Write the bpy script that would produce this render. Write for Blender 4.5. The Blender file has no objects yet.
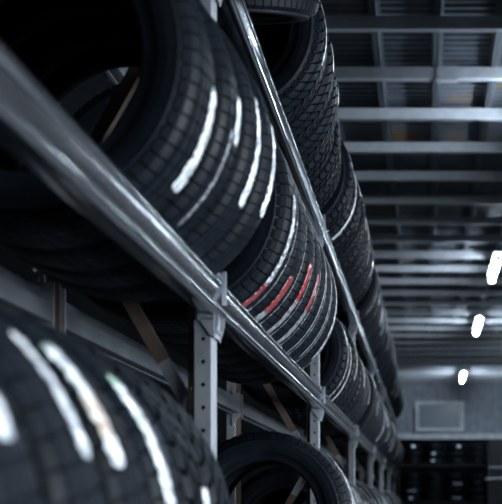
import bpy, bmesh, math, random
from mathutils import Vector, Matrix
random.seed(7)
C = bpy.context.scene.collection
PI = math.pi
A = 0.49            # distance from the camera line to the face of the rack
H = 1.25            # camera height above the floor
BAY = 2.3
F = 990.0

# ------------------------------------------------------------------ helpers
def mesh_from(verts, faces, name='mesh', smooth=False, mats=None, fmat=None):
    me = bpy.data.meshes.new(name)
    me.from_pydata(verts, [], faces)
    if mats:
        for m in mats: me.materials.append(m)
    if fmat:
        me.polygons.foreach_set('material_index', fmat)
    bm = bmesh.new(); bm.from_mesh(me)
    bmesh.ops.recalc_face_normals(bm, faces=bm.faces)
    bm.to_mesh(me); bm.free()
    if smooth:
        me.polygons.foreach_set('use_smooth', [True]*len(me.polygons))
    me.update()
    return me

def obj(name, me, parent=None, loc=None, rot=None):
    o = bpy.data.objects.new(name, me); C.objects.link(o)
    if parent: o.parent = parent
    if loc: o.location = loc
    if rot: o.rotation_euler = rot
    return o

def thing(name, label, cat, loc=(0,0,0), rot=(0,0,0), group=None):
    o = bpy.data.objects.new(name, None); C.objects.link(o)
    o.empty_display_size = .1
    o.location = loc; o.rotation_euler = rot
    o['label'] = label; o['category'] = cat
    if group: o['group'] = group
    return o

class MB:
    def __init__(s): s.v=[]; s.f=[]
    def box(s, x0,x1,y0,y1,z0,z1):
        b=len(s.v)
        s.v += [(x,y,z) for x in (x0,x1) for y in (y0,y1) for z in (z0,z1)]
        for q in ((0,1,3,2),(4,6,7,5),(0,4,5,1),(2,3,7,6),(0,2,6,4),(1,5,7,3)):
            s.f.append([b+i for i in q])
        return s
    def prism(s, poly, axis, a0, a1):
        """poly: list of 2d points, extruded along axis ('x': pts=(y,z), 'y': (x,z), 'z': (x,y))"""
        b=len(s.v); n=len(poly)
        def P(p,a):
            if axis=='x': return (a,p[0],p[1])
            if axis=='y': return (p[0],a,p[1])
            return (p[0],p[1],a)
        for a in (a0,a1):
            s.v += [P(p,a) for p in poly]
        for i in range(n):
            j=(i+1)%n
            s.f.append([b+i,b+j,b+n+j,b+n+i])
        s.f.append([b+i for i in range(n)][::-1]); s.f.append([b+n+i for i in range(n)])
        return s
    def bar(s, p, q, w, t, up=(0,1,0)):
        """rectangular bar from p to q: width w across, thickness t along 'up'"""
        p=Vector(p); q=Vector(q); d=(q-p).normalized(); u=Vector(up); u=(u-d*u.dot(d)).normalized(); r=d.cross(u)
        b=len(s.v)
        for e in (p,q):
            for sx,sy in ((-1,-1),(1,-1),(1,1),(-1,1)):
                s.v.append(tuple(e+r*(sx*w/2)+u*(sy*t/2)))
        for i in range(4):
            j=(i+1)%4; s.f.append([b+i,b+j,b+4+j,b+4+i])
        s.f.append([b+3,b+2,b+1,b]); s.f.append([b+4,b+5,b+6,b+7])
        return s
    def cyl(s, p, q, r, n=12):
        p=Vector(p); q=Vector(q); d=(q-p).normalized()
        u=Vector((1,0,0)) if abs(d.x)<.9 else Vector((0,0,1)); u=(u-d*u.dot(d)).normalized(); w=d.cross(u)
        b=len(s.v)
        for e in (p,q):
            for i in range(n):
                a=2*PI*i/n; s.v.append(tuple(e+u*(r*math.cos(a))+w*(r*math.sin(a))))
        for i in range(n):
            j=(i+1)%n; s.f.append([b+i,b+j,b+n+j,b+n+i])
        s.f.append([b+i for i in range(n)][::-1]); s.f.append([b+n+i for i in range(n)])
        return s
    def plate(s, u0,u1,z0,z1, y, t, pitch, r, P, off=0.5, n=12):
        """plate with a column of round holes. P(u,depth,z)->xyz ; depth y..y+t"""
        uc=(u0+u1)/2; k=max(1,int(round((z1-z0)/pitch))); ph=(z1-z0)/k
        for i in range(k):
            za=z0+i*ph; zb=za+ph; zc=za+ph*off
            ring=[]; rect=[]
            for j in range(n):
                a=2*PI*(j+.5)/n; cx,cz=math.cos(a),math.sin(a)
                ring.append((uc+r*cx, zc+r*cz))
                hw=(u1-u0)/2; hz=(zb-zc) if cz>0 else (zc-za)
                m=min(hw/abs(cx) if abs(cx)>1e-6 else 9, hz/abs(cz) if abs(cz)>1e-6 else 9)
                rect.append((uc+m*cx, zc+m*cz))
            # corners snapped
            def snap(p):
                return p
            corner=[(u1,zb),(u0,zb),(u0,za),(u1,za)]
            b=len(s.v)
            for d in (y,y+t):
                s.v += [P(p[0],d,p[1]) for p in ring]
                s.v += [P(p[0],d,p[1]) for p in rect]
                s.v += [P(p[0],d,p[1]) for p in corner]
            m2=2*n+4
            for side in (0,1):
                o=b+side*m2
                for j in range(n):
                    jj=(j+1)%n
                    q=[o+j,o+jj,o+n+jj]
                    # corner between rect j and jj ?
                    pj,pk=rect[j],rect[jj]
                    ci=None
                    onx=lambda p: abs(abs(p[0]-uc)-(u1-u0)/2)<1e-7
                    if onx(pj)!=onx(pk):
                        for c,cc in enumerate(corner):
                            if (cc[0]-uc)*(pj[0]+pk[0]-2*uc)>0 and (cc[1]-zc)*(pj[1]+pk[1]-2*zc)>0: ci=c
                    if ci is not None: q.append(o+2*n+ci)
                    q.append(o+n+j)
                    s.f.append(q)
            for j in range(n):
                jj=(j+1)%n
                s.f.append([b+j,b+jj,b+m2+jj,b+m2+j])
        # rim
        b=len(s.v)
        for d in (y,y+t):
            s.v += [P(u0,d,z0),P(u1,d,z0),P(u1,d,z1),P(u0,d,z1)]
        for i in range(4):
            j=(i+1)%4; s.f.append([b+i,b+j,b+4+j,b+4+i])
        return s
    def mesh(s, name, mat, smooth=False):
        return mesh_from(s.v, s.f, name, smooth, [mat] if mat else None)

def fillet(poly, r, n=3):
    out=[]; m=len(poly)
    for i in range(m):
        p=Vector(poly[i]); a=Vector(poly[i-1])-p; b=Vector(poly[(i+1)%m])-p
        rr=min(r, a.length*.45, b.length*.45)
        s=p+a.normalized()*rr; e=p+b.normalized()*rr
        for k in range(n+1):
            t=k/n
            out.append(tuple(s*(1-t)**2+p*(2*t*(1-t))+e*t*t))
    return out

# ------------------------------------------------------------------ materials
def new_mat(name):
    m=bpy.data.materials.new(name); m.use_nodes=True
    nt=m.node_tree; b=nt.nodes['Principled BSDF']
    return m,nt,b
def noise(nt, scale, detail=3, rough=.6, vec=None, coord='Object'):
    tc=nt.nodes.new('ShaderNodeTexCoord'); n=nt.nodes.new('ShaderNodeTexNoise')
    n.inputs['Scale'].default_value=scale; n.inputs['Detail'].default_value=detail; n.inputs['Roughness'].default_value=rough
    if vec:
        mp=nt.nodes.new('ShaderNodeMapping'); mp.inputs['Scale'].default_value=vec
        nt.links.new(tc.outputs[coord],mp.inputs[0]); nt.links.new(mp.outputs[0],n.inputs['Vector'])
    else: nt.links.new(tc.outputs[coord],n.inputs['Vector'])
    return n
def ramp(nt, src, stops):
    r=nt.nodes.new('ShaderNodeValToRGB'); e=r.color_ramp.elements
    while len(e)<len(stops): e.new(.5)
    for i,(p,c) in enumerate(stops):
        e[i].position=p; e[i].color=(*c,1) if len(c)==3 else c
    nt.links.new(src,r.inputs[0]); return r
def bump(nt, b, src, strength, dist):
    bp=nt.nodes.new('ShaderNodeBump'); bp.inputs['Strength'].default_value=strength; bp.inputs['Distance'].default_value=dist
    nt.links.new(src,bp.inputs['Height']); nt.links.new(bp.outputs[0],b.inputs['Normal'])

def rubber(name, c0, c1, rough):
    m,nt,b=new_mat(name)
    n=noise(nt,14,5,.7)
    r=ramp(nt,n.outputs['Fac'],[(.35,c0),(.72,c1)])
    nt.links.new(r.outputs[0],b.inputs['Base Color'])
    n2=noise(nt,6,4,.6)
    rr=ramp(nt,n2.outputs['Fac'],[(.3,(rough-.08,)*3),(.7,(rough+.14,)*3)])
    nt.links.new(rr.outputs[0],b.inputs['Roughness'])
    b.inputs['Specular IOR Level'].default_value=.09
    bump(nt,b,noise(nt,220,2).outputs['Fac'],.15,.002)
    return m
M_SIDE=rubber('sidewall_rubber',(.0020,.0034,.0058),(.0045,.0072,.011),.55)
M_TREAD=rubber('tread_rubber',(.0011,.0021,.0040),(.0032,.0056,.0092),.52)

def steel(name, lo, hi, r0, r1, metal=.85, brown=None, bmp=.08):
    m,nt,b=new_mat(name)
    n=noise(nt,9,6,.65)
    r=ramp(nt,n.outputs['Fac'],[(.3,lo),(.7,hi)])
    out=r.outputs[0]
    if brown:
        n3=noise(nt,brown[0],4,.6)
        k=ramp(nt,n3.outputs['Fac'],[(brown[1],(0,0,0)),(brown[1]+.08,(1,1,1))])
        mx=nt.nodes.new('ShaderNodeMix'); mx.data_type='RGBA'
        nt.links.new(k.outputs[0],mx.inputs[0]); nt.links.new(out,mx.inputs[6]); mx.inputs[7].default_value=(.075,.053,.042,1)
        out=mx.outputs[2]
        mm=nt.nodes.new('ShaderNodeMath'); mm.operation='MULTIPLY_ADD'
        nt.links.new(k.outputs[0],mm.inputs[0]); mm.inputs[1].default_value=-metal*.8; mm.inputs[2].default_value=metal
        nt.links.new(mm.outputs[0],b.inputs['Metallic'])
    else: b.inputs['Metallic'].default_value=metal
    nt.links.new(out,b.inputs['Base Color'])
    n2=noise(nt,3,5,.7)
    rr=ramp(nt,n2.outputs['Fac'],[(.3,(r0,)*3),(.7,(r1,)*3)])
    nt.links.new(rr.outputs[0],b.inputs['Roughness'])
    bump(nt,b,noise(nt,60,3).outputs['Fac'],bmp,.002)
    return m
M_BEAM=steel('galvanised_beam',(.62,.66,.72),(.70,.74,.80),.17,.19,1.0,bmp=0)
M_POST=steel('galvanised_post',(.17,.185,.21),(.27,.29,.32),.36,.5,.45)
M_FLANGE=steel('stained_flange',(.16,.165,.18),(.24,.24,.26),.45,.6,.5,brown=(5,.30))  # grey steel with brown noise patches
M_BRACE=steel('stained_brace',(.18,.20,.23),(.30,.32,.36),.4,.55,.6,brown=(3.2,.2))  # grey steel, mostly covered by brown through a noise mask
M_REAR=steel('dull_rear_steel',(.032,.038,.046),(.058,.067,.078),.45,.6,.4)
M_PURLIN=steel('painted_purlin',(.26,.285,.32),(.33,.36,.395),.5,.65,.0)
M_BATTEN=steel('roof_batten',(.10,.12,.145),(.16,.18,.21),.4,.55,.5)

def paper(name, lo, hi, mark, rough=.35):
    m,nt,b=new_mat(name)
    n=noise(nt,70,4,.75)
    r=ramp(nt,n.outputs['Fac'],[(.40,mark),(.48,lo),(.60,hi)])
    nt.links.new(r.outputs[0],b.inputs['Base Color'])
    b.inputs['Roughness'].default_value=rough
    b.inputs['Specular IOR Level'].default_value=.7
    b.inputs['Coat Weight'].default_value=.5; b.inputs['Coat Roughness'].default_value=.09
    bump(nt,b,noise(nt,90,3).outputs['Fac'],.7,.006)
    return m
M_WHITE=paper('white_label_film',(.40,.435,.47),(.74,.77,.80),(.10,.125,.15))
M_GREY=paper('grey_label_film',(.08,.092,.108),(.24,.26,.29),(.02,.025,.03))
M_SPARK=paper('crinkled_film',(.10,.115,.13),(.55,.58,.62),(.02,.025,.03))
M_RED2=paper('bright_red_film',(.17,.003,.006),(.30,.005,.009),(.12,.006,.01))
M_RED=paper('red_label_film',(.09,.005,.008),(.22,.012,.016),(.16,.09,.10))
M_TAN=paper('brown_edged_film',(.34,.27,.22),(.62,.58,.54),(.22,.15,.11))
M_GREEN=paper('green_label_film',(.12,.25,.16),(.3,.45,.34),(.6,.6,.6))

def plain(name,c,rough=.6,metal=0.0,var=.25,scale=4):
    m,nt,b=new_mat(name)
    n=noise(nt,scale,5,.6)
    r=ramp(nt,n.outputs['Fac'],[(.3,tuple(x*(1-var) for x in c)),(.7,tuple(min(1,x*(1+var)) for x in c))])
    nt.links.new(r.outputs[0],b.inputs['Base Color']); b.inputs['Roughness'].default_value=rough; b.inputs['Metallic'].default_value=metal
    return m
M_FLOOR=plain('concrete_floor',(.03,.034,.04),.5)
M_WALL=plain('dark_wall',(.004,.005,.006),1.0)
M_WALL.node_tree.nodes['Principled BSDF'].inputs['Specular IOR Level'].default_value=0.02
M_CLAD=plain('grey_cladding',(.19,.225,.27),.6)
M_FRAME=plain('pale_frame',(.45,.50,.56),.5)
M_DARK=plain('dark_steel',(.006,.008,.010),.5,.3)
M_HOUSE=plain('white_lamp_housing',(.7,.72,.75),.4)

def sheet_mat():
    m,nt,b=new_mat('corrugated_roof_sheet')
    n=noise(nt,.9,4,.6,vec=(1,1,1))
    r=ramp(nt,n.outputs['Fac'],[(.40,(.07,.085,.105)),(.57,(.13,.15,.18)),(.66,(.22,.155,.085))])
    nt.links.new(r.outputs[0],b.inputs['Base Color'])
    b.inputs['Roughness'].default_value=.4; b.inputs['Metallic'].default_value=.35
    return m
M_SHEET=sheet_mat()
def emis(name, col, s):
    m,nt,b=new_mat(name)
    b.inputs['Base Color'].default_value=(.8,.8,.8,1)
    b.inputs['Emission Color'].default_value=(*col,1); b.inputs['Emission Strength'].default_value=s
    return m
M_TUBE=emis('glowing_tube',(.78,.89,1.0),190.0)
M_TUBE2=emis('dimmer_glowing_tube',(.78,.89,1.0),115.0)
def glass_pane():
    m,nt,b=new_mat('dusty_pane')
    b.inputs['Base Color'].default_value=(.16,.19,.23,1); b.inputs['Roughness'].default_value=.25
    return m
M_PANE=glass_pane()

# ------------------------------------------------------------------ tyre meshes (axis along Y, front face at y=0, back at y=W)
def tread_mesh(R, W, kind):
    TW=.84*W; hw=TW/2
    rnd=random.Random(hash_k(kind)+int(R*1e4))
    # axial stations: (y, r, rib id or -1)
    deep={'rib':.008,'block':.011,'winter':.010,'fine':.007}[kind]
    ribs={'rib':[(-1,-.66),(-.58,-.24),(-.17,.17),(.24,.58),(.66,1)],
          'fine':[(-1,-.72),(-.66,-.36),(-.31,-.03),(.03,.31),(.36,.66),(.72,1)],
          'block':[(-1,-.60),(-.50,-.10),(.10,.50),(.60,1)],
          'winter':[(-1,-.64),(-.56,-.05),(.05,.56),(.64,1)]}[kind]
    pitches={'rib':66,'fine':78,'block':46,'winter':54}[kind]
    slot={'rib':.16,'fine':.14,'block':.26,'winter':.24}[kind]
    skew={'rib':.35,'fine':.5,'block':.25,'winter':1.5}[kind]
    def base(t):   # crown
        y=t*hw
        r=R-.006*t*t-(.006*max(0,(abs(t)-.85)/.15)**2)
        return y,r
    st=[]
    # shoulder wall going down the side
    SH=((.010,.036),(.0075,.022),(.003,.010)) if kind in('block','winter') else ((.0085,.022),(.0065,.013),(.003,.006))
    for (dy,dr) in SH:
        st.append((-hw-dy, R-.012-dr, 'S0', 1))
    for k,(a,b) in enumerate(ribs):
        mid=3 if b-a>.3 else 2
        for q in range(mid):
            t=a+(b-a)*q/(mid-1); y,r=base(t); st.append((y,r,k,1))
        if k<len(ribs)-1:
            t=b+.012; y,r=base(t); st.append((y,r-deep,'G',0))
            t=ribs[k+1][0]-.012; y,r=base(t); st.append((y,r-deep,'G',0))
    for (dy,dr) in SH[::-1]:
        st.append((hw+dy, R-.012-dr, 'S1', 1))
    ang=[]
    for p in range(pitches):
        for f in (0,.5*(1-slot),1-slot,1-slot+.05,.95): ang.append((p+f)/pitches)
    n=len(ang); V=[]; Fc=[]
    nr=len(ribs)
    last=len(st)-1
    for i,(y,r,k,top) in enumerate(st):
        t=y/hw
        if k=='S0': k2=0
        elif k=='S1': k2=nr-1
        else: k2=k
        sh=0
        if k2=='G': sh=0
        else:
            if kind=='winter': sh=-abs(t)*skew
            elif kind=='block': sh=(.5 if (k2%2) else 0)+skew*math.sin(t*9)
            else: sh=t*skew
            if k2 in (0,nr-1): sh += .25*k2
        blocky = k2!='G' and (k2 in (0,nr-1) or kind in('block','winter') )
        sipe = k2!='G' and not blocky
        for j,a in enumerate(ang):
            ph=j%5
            rr=r; yy=y
            if blocky and ph in (3,4):
                d=deep*.9
                if k in('S0','S1'):
                    d=.0035 if i in (0,last) else .007
                    yy=y-(1 if y>0 else -1)*d; rr=r-d*.3
                else: rr=r-d
            elif sipe and ph in (3,4): rr=r-deep*.35
            an=2*PI*(a+sh/pitches)
            V.append((rr*math.cos(an), yy+W/2, rr*math.sin(an)))
    m=len(st)
    for i in range(m-1):
        for j in range(n):
            jj=(j+1)%n
            Fc.append([i*n+j,i*n+jj,(i+1)*n+jj,(i+1)*n+j])
    # closing inner surface
    b=len(V)
    for (y,r) in ((st[0][0]+.004,R-.052),(0,R-.016),(st[-1][0]-.004,R-.052)):
        for a in ang:
            an=2*PI*a; V.append((r*math.cos(an), y+W/2, r*math.sin(an)))
    seq=[0]+[None]
    def ring(i): return (i*n) if i<m else b+(i-m)*n
    order=[(0,m),(m,m+1),(m+1,m+2),(m+2,m-1)]
    for p,q in order:
        P,Q=ring(p),ring(q)
        for j in range(n):
            jj=(j+1)%n; Fc.append([P+j,P+jj,Q+jj,Q+j])
    return mesh_from(V,Fc,'tread',False,[M_TREAD])
def hash_k(k): return {'rib':1,'fine':2,'block':3,'winter':4}[k]

def side_mesh(R, W, rb, n=112):
    hw=W/2; SH=R-rb; TW=.84*W/2
    prof=[]
    P=[(TW+.004,R-.026),(TW+.0105,R-.040),(hw*.97,R-.30*SH),(hw*.985,R-.31*SH),(hw*.99,R-.325*SH),(hw*.985,R-.34*SH),
       (hw,R-.45*SH),(hw*.985,R-.60*SH),(hw*.965,R-.64*SH),(hw*.97,R-.655*SH),(hw*.945,R-.67*SH),(hw*.90,R-.80*SH),(hw*.86,R-.90*SH),(hw*.87,R-.925*SH),(hw*.83,R-.94*SH),(hw*.79,R-.985*SH),(hw*.70,rb),(hw*.62,rb+.004),
       (hw*.60,rb+.02),(hw*.72,R-.70*SH),(hw*.84,R-.42*SH),(hw*.72,R-.025),(hw*.4,R-.020)]
    for y,r in P: prof.append((-y,r))
    for y,r in P[::-1]: prof.append((y,r))
    V=[];Fc=[]
    for y,r in prof:
        for j in range(n):
            a=2*PI*j/n; V.append((r*math.cos(a), y+hw, r*math.sin(a)))
    m=len(prof)
    for i in range(m):
        ii=(i+1)%m
        if i==m-1: continue
        for j in range(n):
            jj=(j+1)%n; Fc.append([i*n+j,i*n+jj,ii*n+jj,ii*n+j])
    return mesh_from(V,Fc,'sidewall',True,[M_SIDE])

def strip_mesh(R, W, a0, a1, yc, wid, mats, cuts, seed):
    """film label on the tread: from angle a0 to a1 (deg, 0 = aisle side, + up), cuts: fractions where the colour changes"""
    rnd=random.Random(seed); n=max(16,int(abs(a1-a0)*1.0)); cols=6
    V=[];Fc=[];fm=[]
    offs=[rnd.uniform(-.003,.003) for _ in range(n+1)]
    wv=[rnd.uniform(.82,1.08) for _ in range(n+1)]
    for side in (0,1):
        for i in range(n+1):
            t=i/n; a=math.radians(a0+(a1-a0)*t)
            w=wid*wv[i]*(1 if 0<i<n else .6)
            for c in range(cols):
                u=c/(cols-1)-.5
                y=W/2+yc+offs[i]*.6+u*w
                ty=(y-W/2)/(.42*W)
                r=R-.006*ty*ty-.006*max(0,(abs(ty)-.85)/.15)**2+.0012+rnd.uniform(0,.0016)+(.0008 if side else 0)
                V.append((r*math.cos(a),y,r*math.sin(a)))
    k=(n+1)*cols
    for side in (0,1):
        for i in range(n):
            mi=0
            for q,cu in enumerate(cuts):
                if (i+.5)/n>cu: mi=q+1
            for c in range(cols-1):
                o=side*k+i*cols+c
                Fc.append([o,o+1,o+cols+1,o+cols]); fm.append(mi)
    def rim(p,q): Fc.append([p,q,q+k,p+k]); fm.append(0)
    for i in range(n):
        rim(i*cols,(i+1)*cols); rim(i*cols+cols-1,(i+1)*cols+cols-1)
    for c in range(cols-1):
        rim(c,c+1); rim(n*cols+c,n*cols+c+1)
    return mesh_from(V,Fc,'label',True,mats,fm)

_tc={}
def tyre_parts(R,W,kind,rbk=.63):
    key=(round(R,3),round(W,3),kind,rbk)
    if key not in _tc:
        _tc[key]=(side_mesh(R,W,R*rbk), tread_mesh(R,W,kind))
    return _tc[key]

ORD=['first','second','third','fourth','fifth','sixth','seventh','eighth','ninth','tenth','eleventh','twelfth']
def place_tyre(y, R, W, kind, xc, zc, label, group, strips=(), lean=0, yaw=0, roll=None, seed=0, rbk=.63):
    sm,tm=tyre_parts(R,W,kind,rbk)
    root=thing('tyre',label,'tyre',(xc,y,H+zc),(lean,0,yaw),group)
    roll=random.uniform(0,PI*2) if roll is None else roll
    obj('sidewall',sm,root,rot=(0,roll,0)); obj('tread',tm,root,rot=(0,roll,0))
    for q,(a0,a1,yc,wid,mats,cuts) in enumerate(strips):
        obj('tread_label',strip_mesh(R,W,a0,a1,yc,wid,mats,cuts,seed*10+q),root)
    return root

# step of each tier on which the tyres rest (units of A above the camera)
STEP={'bottom':-.765,'middle':.98,'top':2.64}
XC=-1.36
def zc_for(tier,R):
    return STEP[tier]*A + math.sqrt(R*R-(.27*A)**2)

W_=[M_WHITE]; G_=[M_GREY]
def lab(n,ref,tier,extra):
    return f'{n} black tyre {ref}, {tier} tier{extra}'

# --- middle tier, near bay (large blurred tyres above the near beam)
near_mid=[(1.617,.60,.175,'rib',(-3,-41,.040,.052,W_,())),
          (1.80,.625,.160,'rib',(4,-13,.02,.046,W_,())),
          (1.965,.65,.155,'fine',(12,-29,.01,.044,W_,())),
          (2.125,.665,.150,'fine',(11,-25,.01,.040,W_,()))]
extras=[', nearest of its row',', with short white film high up',', with slim white film',', last before the drilled post']
for i,(y,r,w,k,s) in enumerate(near_mid):
    R=r*A
    st=[s]
    if i==1: st.append((-10,-50,-.02,.010,G_,()))
    place_tyre(y,R,w,k,XC*A,zc_for('middle',R),
        lab(ORD[i],'in the near bay','middle',extras[i]),'tyres on the middle tier',st,seed=i+1,rbk=.66)

# --- middle tier, second bay: tyres with red and grey film
red=[(4,-60,-.022,.034,[M_SPARK,M_RED],(.68,)),
     (-26,-60,-.02,.050,[M_RED,M_GREY],(.66,)),
     (-10,-58,-.01,.044,[M_RED2,M_GREY],(.44,)),
     (-8,-56,-.01,.044,[M_RED,M_GREY],(.45,)),
     (30,-55,.0,.016,G_,()),(35,-50,.0,.016,G_,()),(38,-45,.01,.030,[M_SPARK],())]
rx=[', red and grey film',', second red film band',', bright red film end',', faded red film',', thin grey film',', narrow grey film',', thin white film']
for i in range(7):
    R=.66*A
    place_tyre(2.50+.194*i,R,.192,'fine' if i%2 else 'rib',XC*A,zc_for('middle',R),
        lab(ORD[i],'past the drilled post','middle',rx[i]),'tyres on the middle tier',[red[i],(40,-70,.052,.006,G_,())],seed=20+i)

# --- generic bays
kinds=['rib','fine','block','winter']
POSTW=['','first','second','third','fourth','fifth','sixth','seventh']
def fill(tier, bay, y0, y1, R0, kindset, w, frac=.6, extra='', start=0, names=None, labels=1):
    n=int((y1-y0)/w); 
    for i in range(n):
        rs=random.Random(len(tier)*1009+bay*97+i*13+ord(tier[0]))
        R=(R0+rs.uniform(-.02,.015))*A
        k=kindset[rs.randrange(len(kindset))]
        st=[]
        if rs.random()<frac:
            a=rs.uniform(15,50); st.append((a,a-rs.uniform(25,70),rs.uniform(-.04,.04),rs.uniform(.014,.045),rs.choice([W_,W_,W_,G_]),()))
        if tier=='middle' and bay==2 and i<3: st=[[(32,-48,.03,.016,W_,()),(20,6,-.03,.03,W_,())],[(14,-52,.0,.026,W_,())],[(30,-20,.02,.040,W_,())]][i]
        if tier=='top' and bay==1 and start==0 and i in (1,2): st=[(14,-4,.0,.034,W_,())] if i==1 else [(8,-6,.03,.030,W_,()),(45,-35,.085,.008,G_,())]
        ref=f'past the {POSTW[bay]} post' if bay else 'in the near bay'
        place_tyre(y0+i*w,R,w*.97,k,XC*A+rs.uniform(-.008,.008),zc_for(tier,R),
            lab(ORD[start+i],ref,tier,extra),f'tyres on the {tier} tier',st,seed=(ord(tier[0])*7+bay*31+i*3)+100,
            lean=0,yaw=rs.uniform(-.004,.004))
# middle tier
place_specials=[]
fill('middle',2,4.72,6.80,.60,['block','rib'],.20,.75)
for b in range(3,7):
    fill('middle',b,BAY*b+.12,BAY*(b+1)-.03,.63,kinds,.21,.85)
# top tier
fill('top',1,3.27,3.95,.66,['winter','block'],.222,1.0,', chunky tread')
fill('top',1,3.96,4.57,.60,['block','rib'],.20,.8,', smaller than its neighbours in front',start=3)
fill('top',2,4.70,6.85,.655,['block','winter'],.225,.9,', chunky tread')
for b in range(3,7):
    fill('top',b,BAY*b+.12,BAY*(b+1)-.03,.65,['block','winter','rib'],.22,.9)
# bottom tier
low=[(.76,.72,.18,'rib',(36,19,.0,.042,W_,())),
     (.945,.72,.17,'rib',(43,18,.02,.036,[M_WHITE],())),
     (1.125,.72,.165,'rib',(45,17,-.045,.034,[M_GREEN,M_WHITE,M_TAN,M_WHITE],(.05,.45,.78))),
     (1.30,.72,.17,'rib',(42,9,-.035,.036,[M_GREEN,M_WHITE],(.08,))),
     (1.48,.72,.17,'block',(14,-4,.0,.040,W_,())),
     (1.66,.715,.165,'winter',None)]
lx=[', bright white film',', long wide white film',', brown-edged white film',', green-tipped white film',', short white film low down',', bare chunky tread']
for i,(y,r,w,k,s) in enumerate(low):
    R=r*A
    place_tyre(y,R,w*.99,k,-1.42*A,STEP['bottom']*A+math.sqrt(R*R-(.33*A)**2),lab(ORD[i],'in the near bay','bottom',lx[i]),'tyres on the bottom tier',[s] if s else [],seed=50+i)
for i in range(2):
    R=.715*A
    place_tyre(4.05+.2*i,R,.197,'rib',XC*A,zc_for('bottom',R),
       lab(ORD[i],'past the drilled post','bottom',[', hollow centre facing',', grey film on shoulder'][i]),'tyres on the bottom tier',
       [(50,-5,.03,.03,W_,()),(40,-5,-.04,.018,W_,())] if i else [(52,5,.055,.022,G_,())],seed=70+i)
fill('bottom',2,4.72,6.80,.61,['rib','block'],.20,.8)
for b in range(3,7):
    fill('bottom',b,BAY*b+.12,BAY*(b+1)-.03,.61,kinds,.21,.6)

# --- tyre lying tilted on the top tier beams
R=.64*A; sm,tm=tyre_parts(R,.20,'fine')
ft=thing('tyre','black tyre lying tilted on its side on the top rack tier, above the drilled post','tyre',(-1.28*A,2.935,H+2.93*A),(0,0,0),'tyres on the top tier')
ft.rotation_euler=(math.radians(90+22),0,0)
obj('sidewall',sm,ft); obj('tread',tm,ft)

# ------------------------------------------------------------------ rack
ZB={'bottom':-.86,'middle':.89,'top':2.53}     # bottom edge of each beam
def arc(cx,cz,r,a0,a1,n):
    return [(cx+r*math.cos(math.radians(a0+(a1-a0)*k/n)), cz+r*math.sin(math.radians(a0+(a1-a0)*k/n))) for k in range(n+1)]
# front skin: rolled bead at the foot, flat web, fat rolled bead at the head
SKIN = arc(-.001,.013,.0125,-110,80,12) + [(-.004,.0265),(-.004,.030),(.005,.058)] + arc(-.005,.075,.0145,-45,110,12) + [(-.0105,.086),(-.0105,.002)]
STEPBOX = fillet([(-.0075,.006),(-.0075,.050),(-.042,.050),(-.042,.006)],.004,3)
def smooth_by_angle(me, deg=35):
    me.polygons.foreach_set('use_smooth',[True]*len(me.polygons))
    me.set_sharp_from_angle(angle=math.radians(deg))
def beam_meshes(L):
    m=MB(); m.prism(SKIN,'y',-.034,L+.034)
    m.prism(STEPBOX,'y',0,L)
    me=m.mesh('beam',M_BEAM); smooth_by_angle(me,17); return me
def connector_mesh():
    m=MB()
    m.box(-.044,-.0065,0,.004,-.012,.100)          # end plate welded to the beam
    m.box(-.0075,-.0056,-.034,.004,-.050,.112)      # face plate hooked to the post
    m.prism([(-.006,-.055),(-.006,.004),(.006,.004),(.004,-.020)],'y',-.004,.000)
    m.prism([(-.006,-.050),(-.006,-.005),(-.042,-.005),(-.016,-.045)],'y',0,.004)
    m.box(.006,.015,-.036,-.028,.03,.108)             # upstand seen between two beams
    for z in (-.035,.100): m.cyl((-.006,-.018,z),(.001,-.018,z),.006,8)
    return m.mesh('connector',M_POST)
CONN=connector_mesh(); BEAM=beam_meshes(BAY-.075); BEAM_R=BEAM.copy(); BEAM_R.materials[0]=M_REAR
def beam(b,tier,front):
    n={0:'near bay'}.get(b, f'bay past the {POSTW[b]} post')
    side='front' if front else 'rear'
    t=thing('shelf_beam',f'galvanised {side} shelf beam of the {tier} tier in the {n}','shelf beam',(0,0,0),(0,0,0),'shelf beams of the tyre rack')
    y0=b*BAY+.07
    x=-A+.004 if front else -1.80*A+.0
    if front:
        t.location=(x,y0,H+ZB[tier]*A)
    else:
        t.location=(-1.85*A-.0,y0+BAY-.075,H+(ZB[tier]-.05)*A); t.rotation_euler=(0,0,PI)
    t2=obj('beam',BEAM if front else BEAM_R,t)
    obj('connector',CONN,t,loc=(0,-.004,0))
    obj('connector',CONN,t,loc=(0,BAY-.075+.004,0),rot=(0,0,0)).scale=(1,-1,1)
    return t
for b in range(7):
    for tier in ZB:
        beam(b,tier,True); beam(b,tier,False)

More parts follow.
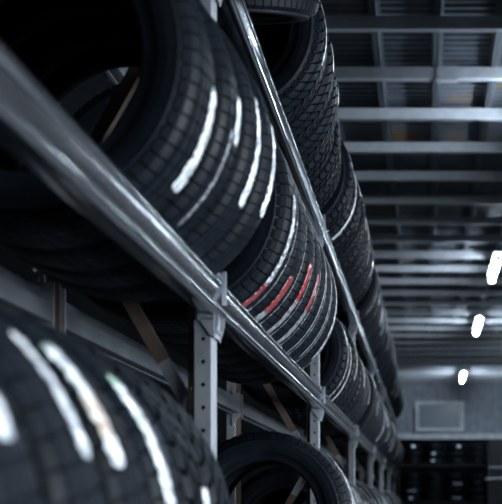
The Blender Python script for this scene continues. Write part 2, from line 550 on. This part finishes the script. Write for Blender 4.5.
def post_mesh(z1):
    m=MB(); z0=.006
    I=lambda u,d,z:(u,d,z)
    m.plate(-.036,0,z0,z1,0,.002,.0535,.0052,I)              # wide plate facing along the aisle
    m.box(-.002,0,.002,.068,z0,z1)                            # aisle face
    m.box(-.038,-.036,0,.016,z0,z1)                           # fold
    m.box(-.036,0,.066,.068,z0,z1); m.box(-.038,-.036,.052,.068,z0,z1)
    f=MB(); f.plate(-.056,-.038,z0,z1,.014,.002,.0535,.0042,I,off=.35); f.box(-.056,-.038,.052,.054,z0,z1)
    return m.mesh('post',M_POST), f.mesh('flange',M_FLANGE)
PZ=H+2.9*A
PM,FM=post_mesh(PZ)
def brace_mesh(p,q):
    """flat channel; the end at the front post is bare steel, the rest is stained brown"""
    p=Vector(p);q=Vector(q)
    if p.x<q.x: p,q=q,p
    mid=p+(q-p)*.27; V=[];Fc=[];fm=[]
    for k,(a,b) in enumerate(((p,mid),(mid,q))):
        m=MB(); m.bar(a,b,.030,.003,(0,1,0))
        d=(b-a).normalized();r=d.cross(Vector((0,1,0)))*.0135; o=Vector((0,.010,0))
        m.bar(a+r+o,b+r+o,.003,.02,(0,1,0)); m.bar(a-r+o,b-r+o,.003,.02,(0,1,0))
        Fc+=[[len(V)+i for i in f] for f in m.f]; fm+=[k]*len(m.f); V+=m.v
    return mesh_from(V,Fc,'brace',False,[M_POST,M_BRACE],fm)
XB=-1.80*A+.012
zs=[]; 
def zigzag():
    out=[]; xf=-A-.045; xb=XB+.02; step=1.12*A
    z=H+.38*A; k=0
    # segment that rises from the front post to the rear post above z, then alternates
    nodes=[(xf,z)]
    zz=z; s=1
    cur=(xf,z)
    up=[cur]
    while zz+step<PZ:
        zz+=step; s=-s; up.append((xb if s<0 else xf,zz))
    zz=z; s=1; dn=[cur]
    while zz-step>.1:
        zz-=step; s=-s; dn.append((xb if s<0 else xf,zz))
    pts=dn[::-1][:-1]+up
    return pts
ZZ=zigzag()
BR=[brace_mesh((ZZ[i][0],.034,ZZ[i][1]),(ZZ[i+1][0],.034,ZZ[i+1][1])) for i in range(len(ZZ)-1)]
FOOT=MB().box(-.08,.02,-.02,.09,0,.006).mesh('foot_plate',M_POST)
for k in range(0,8):
    names=['beside the camera','nearest in view, drilled with two rows of holes']
    lbl = {0:'perforated steel rack frame at the near end of the rack',1:'perforated steel post frame nearest in view, behind the near tyres'}.get(k, f'{ORD[k-1]} perforated steel post frame counted from the near end')
    t=thing('upright_frame',lbl,'rack post',(0,k*BAY,0),(0,0,0),'upright frames of the tyre rack')
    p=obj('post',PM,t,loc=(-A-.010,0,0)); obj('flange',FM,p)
    p2=obj('post',PM,t,loc=(XB-.056,0,0)); p2.scale=(-1,1,1); obj('flange',FM,p2)
    obj('foot_plate',FOOT,t,loc=(-A,0,0)); obj('foot_plate',FOOT,t,loc=(XB-.02,0,0))
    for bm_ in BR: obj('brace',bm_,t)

# ------------------------------------------------------------------ building
XL,XR,YN,YF=-3.0,5.5,-4.0,33.0
ZR=4.20
def struct(name, me, parent=None, loc=None):
    o=obj(name,me,parent,loc)
    if not parent: o['kind']='structure'
    return o
struct('floor',MB().box(XL,XR,YN,YF,-.1,0).mesh('floor',M_FLOOR))
struct('wall_left',MB().box(XL-.1,XL,YN,YF,0,H+ZR+.1).mesh('wall',M_WALL))
DZ=2.8; ADDED_DOORS=[(-2.2,4.6,880,112),(7.5,10.5,420,96)]      # two unseen doorways added in the right wall to light the rack
wr=MB().box(XR,XR+.1,YN,ADDED_DOORS[0][0],0,H+ZR+.1).box(XR,XR+.1,ADDED_DOORS[0][1],ADDED_DOORS[1][0],0,H+ZR+.1).box(XR,XR+.1,ADDED_DOORS[1][1],YF,0,H+ZR+.1)
for a,b,e,sp_ in ADDED_DOORS: wr.box(XR,XR+.1,a,b,DZ,H+ZR+.1)
struct('wall_right',wr.mesh('wall',M_WALL))
for k,(a,b,e,sp_) in enumerate(ADDED_DOORS):
    struct(f'door_{k+1}',MB().box(XR-.06,XR+.12,a,a+.1,0,DZ).box(XR-.06,XR+.12,b-.1,b,0,DZ).box(XR-.06,XR+.12,a,b,DZ-.1,DZ).mesh('door_frame',M_FRAME))
    pl=bpy.data.lights.new('doorway_daylight','AREA'); pl.shape='RECTANGLE'; pl.size=DZ-.1; pl.size_y=b-a-.2
    pl.energy=e; pl.spread=math.radians(sp_); pl.color=(.84,.92,1.0)  # added area light, spread kept narrow to spare the roof
    po=bpy.data.objects.new('doorway_daylight',pl); C.objects.link(po); po.location=(XR+.02,(a+b)/2,DZ/2); po.rotation_euler=(0,math.radians(73),0)
struct('wall_near',MB().box(XL,XR,YN-.1,YN,0,H+ZR+.1).mesh('wall',M_WALL))
struct('wall_far',MB().box(XL,XR,YF,YF+.1,0,H+2.2).mesh('wall',M_WALL))
m=MB(); p=[]
# ribbed upper cladding of the far wall
x=XL
pts=[]
while x<XR:
    pts += [(x,YF),(x+.14,YF),(x+.16,YF-.02),(x+.20,YF-.02),(x+.22,YF)]; x+=.25
pts=[(min(a,XR),b) for a,b in pts]+[(XR,YF+.1),(XL,YF+.1)]
m.prism(pts,'z',H+2.2,H+ZR+.1)
struct('wall_far_upper',m.mesh('wall',M_CLAD)).name='wall_upper'
struct('trim_1',MB().box(XL,XR,YF-.16,YF-.03,H+2.12,H+2.30).mesh('trim',M_FRAME))
# framed windows on the far wall
for i,x0 in enumerate((-2.9,-.36,3.3)):
    x1=min(x0+1.62,XR-.1)
    f=MB(); z0,z1=H+2.38,H+3.38; y0,y1=YF-.12,YF-.02
    f.box(x0,x0+.12,y0,y1,z0,z1); f.box(x1-.12,x1,y0,y1,z0,z1); f.box(x0,x1,y0-.005,y1,z0-.0,z0+.11); f.box(x0,x1,y0-.005,y1,z1-.11,z1)
    w=struct(f'window_{i+1}',f.mesh('window',M_FRAME))
    obj('pane',MB().box(x0+.1,x1-.1,YF-.07,YF-.055,z0+.08,z1-.08).mesh('pane',M_PANE),w)

# ceiling: corrugated sheet, battens, purlins
pts=[]; y=YN
while y<YF:
    pts += [(y,H+ZR),(y+.035,H+ZR),(y+.05,H+ZR+.036),(y+.09,H+ZR+.036)]; y+=.105
top=[(yy,zz+.012) for yy,zz in pts][::-1]
V=[];Fc=[]
n=len(pts)
for X in (XL,XR):
    V+=[(X,a,b) for a,b in pts]; V+=[(X,a,b+.01) for a,b in pts]
for i in range(n-1):
    Fc.append([i,i+1,2*n+i+1,2*n+i]); Fc.append([n+i,n+i+1,3*n+i+1,3*n+i])
ceil=struct('ceiling',mesh_from(V,Fc,'ceiling',False,[M_SHEET]))
def batten():
    m=MB()
    m.prism([(-.055,ZR+H),(-.055,ZR+H-.012),(-.028,ZR+H-.012),(-.028,ZR+H-.085),(-.010,ZR+H-.085),(-.010,ZR+H-.06),(.010,ZR+H-.06),(.010,ZR+H-.085),(.028,ZR+H-.085),(.028,ZR+H-.012),(.055,ZR+H-.012),(.055,ZR+H)],'y',YN,YF)
    return m.mesh('batten',M_BATTEN)
bt=batten()
for i in range(-4,14):
    o=obj('batten',bt,ceil,loc=(.10+.545*i,0,0))
pm=MB()
zt=H+ZR-.085
pm.prism(fillet([(0,zt),(0,zt-.11),(.065,zt-.11),(.065,zt-.092),(.060,zt-.092),(.060,zt-.105),(.005,zt-.105),(.005,zt-.005),(.065,zt-.005),(.065,zt)],.002,1),'x',XL,XR)
pme=pm.mesh('purlin',M_PURLIN)
for i in range(-12,26):
    y=8.36+.975*i
    if y<YF-.2: obj('purlin',pme,ceil,loc=(0,y,0))
sp=MB(); sp.box(.1,.30,-.012,-.002,zt-.125,zt+.0); sp.box(.1,.30,-.012,.07,zt-.125,zt-.113)
for hx in (.14,.26):
    for hz in (.03,.08): sp.cyl((hx,-.016,zt-hz),(hx,-.010,zt-hz),.009,8)
spm=sp.mesh('splice_plate',M_PURLIN)
for i in (1,7,13): obj('splice_plate',spm,ceil,loc=(0,8.36+.975*i,0))

# ------------------------------------------------------------------ lamps
LL=1.5
def lamp_meshes():
    h=MB(); h.prism(([(-.05,.10),(.05,.10),(.075,.052),(.07,.046),(.045,.08),(-.045,.08),(-.07,.046),(-.075,.052)]),'y',-LL/2,LL/2)
    t=MB(); t.cyl((0,-LL/2+.02,0),(0,LL/2-.02,0),.042,16)
    c=MB(); c.box(-.05,.05,-.022,.022,-.05,.05)
    r=MB(); r.cyl((0,0,.09),(0,0,.24),.006,8)
    return h.mesh('housing',M_HOUSE),t.mesh('tube',M_TUBE,True),c.mesh('end_cap',M_HOUSE),r.mesh('hanger',M_BATTEN)
LM=lamp_meshes()
def lamp(x,y,label,tube=None):
    t=thing('ceiling_lamp',label,'ceiling lamp',(x,y,H+3.80),(0,0,0),'tube lamps under the roof')
    obj('housing',LM[0],t); obj('tube',tube or LM[1],t); obj('end_cap',LM[2],t,loc=(0,-LL/2,0)); obj('end_cap',LM[2],t,loc=(0,LL/2,0))
    obj('hanger',LM[3],t,loc=(0,-.5,0)); obj('hanger',LM[3],t,loc=(0,.5,0))
LX=1.12
for y,l in ((-1.2,'white tube lamp over the near end of the aisle'),(9.55,'white tube lamp just outside the right edge above the aisle'),
            (16.1,'largest and highest glowing tube lamp at the right edge'),(21.4,'middle of the three glowing tube lamps above the aisle'),
            (30.1,'smallest and lowest glowing tube lamp, in front of the far wall')):
    lamp(LX,y,l)

dim=LM[1].copy(); dim.materials[0]=M_TUBE2
for y,l in ((15.5,'nearest'),(20.0,'second'),(24.5,'third'),(29.0,'farthest')):  # second lamp row, added out of view to put highlights on the beams
    lamp(4.0,y,f'{l} white tube lamp of the row along the right side, outside the view',dim)

# ------------------------------------------------------------------ far end: dark rack with tyres lying in stacks
def far_lib():
    R,W=.33,.22
    sm=side_mesh(R,W,R*.6,40)
    n=48; V=[];Fc=[]
    pr=[(-.09,R-.03),(-.085,R-.004),(-.05,R),(-.048,R-.01),(-.04,R-.01),(-.038,R),(.038,R),(.04,R-.01),(.048,R-.01),(.05,R),(.085,R-.004),(.09,R-.03)]
    for y,r in pr:
        for j in range(n):
            a=2*PI*j/n; V.append((r*math.cos(a),y+W/2,r*math.sin(a)))
    for i in range(len(pr)-1):
        for j in range(n):
            Fc.append([i*n+j,i*n+(j+1)%n,(i+1)*n+(j+1)%n,(i+1)*n+j])
    return sm,mesh_from(V,Fc,'tread',True,[M_TREAD])
FS,FT=far_lib()
def sticker(w,h,mat,dx,dz):
    V=[];n=5
    for i in range(n+1):
        a=-PI/2+ (dx+w*(i/n-.5))/.331
        for q in (0,1):
            for zz in (dz-h/2,dz+h/2): V.append(((.331+.0015*q)*math.cos(a),(.331+.0015*q)*math.sin(a),zz))
    Fc=[]
    for i in range(n):
        o=i*4; Fc+= [[o,o+4,o+5,o+1],[o+2,o+6,o+7,o+3],[o,o+4,o+6,o+2],[o+1,o+5,o+7,o+3]]
    Fc+=[[0,1,3,2],[n*4,n*4+1,n*4+3,n*4+2]]
    return mesh_from(V,Fc,'sticker',False,[mat])
M_ST1=plain('pale_blue_sticker',(.55,.68,.85),.4); M_ST2=plain('pink_sticker',(.85,.55,.50),.4); M_ST3=plain('dull_sticker',(.25,.3,.36),.4)
stks=[sticker(.12,.07,M_ST1,.04,.11),sticker(.08,.07,M_ST2,-.05,.11),sticker(.30,.05,M_ST3,0,.11)]
YR=31.6
xs=[-.46+.72*i for i in range(6)]
levels=[0.12,1.30,2.48]
fr=thing('far_rack','dark open steel rack standing across the far wall','rack',(0,YR,0))
pmz=MB()
for x in (xs[0]-.40,xs[-1]+.40):
    for y in (-.36,.36):
        obj('post',MB().box(x-.03,x+.03,y-.03,y+.03,0,H+2.0).mesh('post',M_DARK),fr)
for z in levels:
    obj('deck',MB().box(xs[0]-.40,xs[-1]+.40,-.38,.38,z-.06,z-.001).mesh('deck',M_DARK),fr)
rr=random.Random(5)
lv=['floor deck','middle deck','upper deck']
for li,z in enumerate(levels):
    cnt=4 if li<2 else 3
    for ci,x in enumerate(xs):
        for k in range(cnt):
            t=thing('tyre',f'dark tyre {["lowest","second","third","topmost"][k]} in {ORD[ci]} stack, {lv[li]} of far rack','tyre',(x+rr.uniform(-.015,.015),YR+rr.uniform(-.015,.015),z+.225*k+.0),(0,0,rr.uniform(-.3,.3)),'tyres lying in stacks on the far rack')
            obj('sidewall',FS,t,rot=(PI/2,0,0),loc=(0,0,0)).location=(0,0,0)
            obj('tread',FT,t,rot=(PI/2,0,0))
            u=rr.random()
            if u<.36:
                obj('sticker',stks[0 if u<.14 else 1 if u<.22 else 2],t)
# dark cabinet with two pale bars
cb=thing('storage_cabinet','dark rounded storage cabinet with pale horizontal bars, beside the far rack','cabinet',(2.75,30.2,0))
m=MB(); m.prism(fillet([(-.85,0),(.85,0),(.85,H+1.9),(-.85,H+1.9)],.12,4),'y',0,.6)
obj('body',m.mesh('body',plain('dark_cabinet_paint',(.010,.013,.017),.4)),cb)
b=obj('bar',MB().cyl((-.84,-.06,H+1.08),(.84,-.06,H+1.10),.02,10).box(-.8,-.76,-.06,0,H+1.06,H+1.10).box(.76,.8,-.06,0,H+1.08,H+1.12).mesh('bar',M_FRAME),cb)
b=obj('bar',MB().cyl((-.95,-.10,H+.72),(.84,-.06,H+.80),.025,10).box(-.8,-.76,-.10,0,H+.71,H+.74).box(.76,.8,-.08,0,H+.78,H+.82).mesh('bar',M_FRAME),cb)
m=MB(); m.box(-.003,.003,-.006,0,.1,H+1.8); obj('door_gap',m.mesh('door_gap',M_DARK),cb)

# ------------------------------------------------------------------ world, camera
w=bpy.data.worlds.new('World'); bpy.context.scene.world=w; w.use_nodes=True
w.node_tree.nodes['Background'].inputs[0].default_value=(.25,.45,.9,1)
w.node_tree.nodes['Background'].inputs[1].default_value=.02
cam=bpy.data.cameras.new('Camera'); co=bpy.data.objects.new('Camera',cam); C.objects.link(co)
co.location=(0,0,H); co.rotation_euler=(PI/2,0,0)
cam.sensor_fit='HORIZONTAL'; cam.sensor_width=36; cam.lens=F/502*36
cam.shift_x=-(426-251)/502; cam.shift_y=(503-252)/502
cam.clip_start=.05; cam.clip_end=100
cam.dof.use_dof=True; cam.dof.focus_distance=3.4; cam.dof.aperture_fstop=4.0
bpy.context.scene.camera=co
vs=bpy.context.scene.view_settings
vs.view_transform='Standard'; vs.look='None'; vs.gamma=1; vs.use_curve_mapping=False; vs.exposure=-0.12
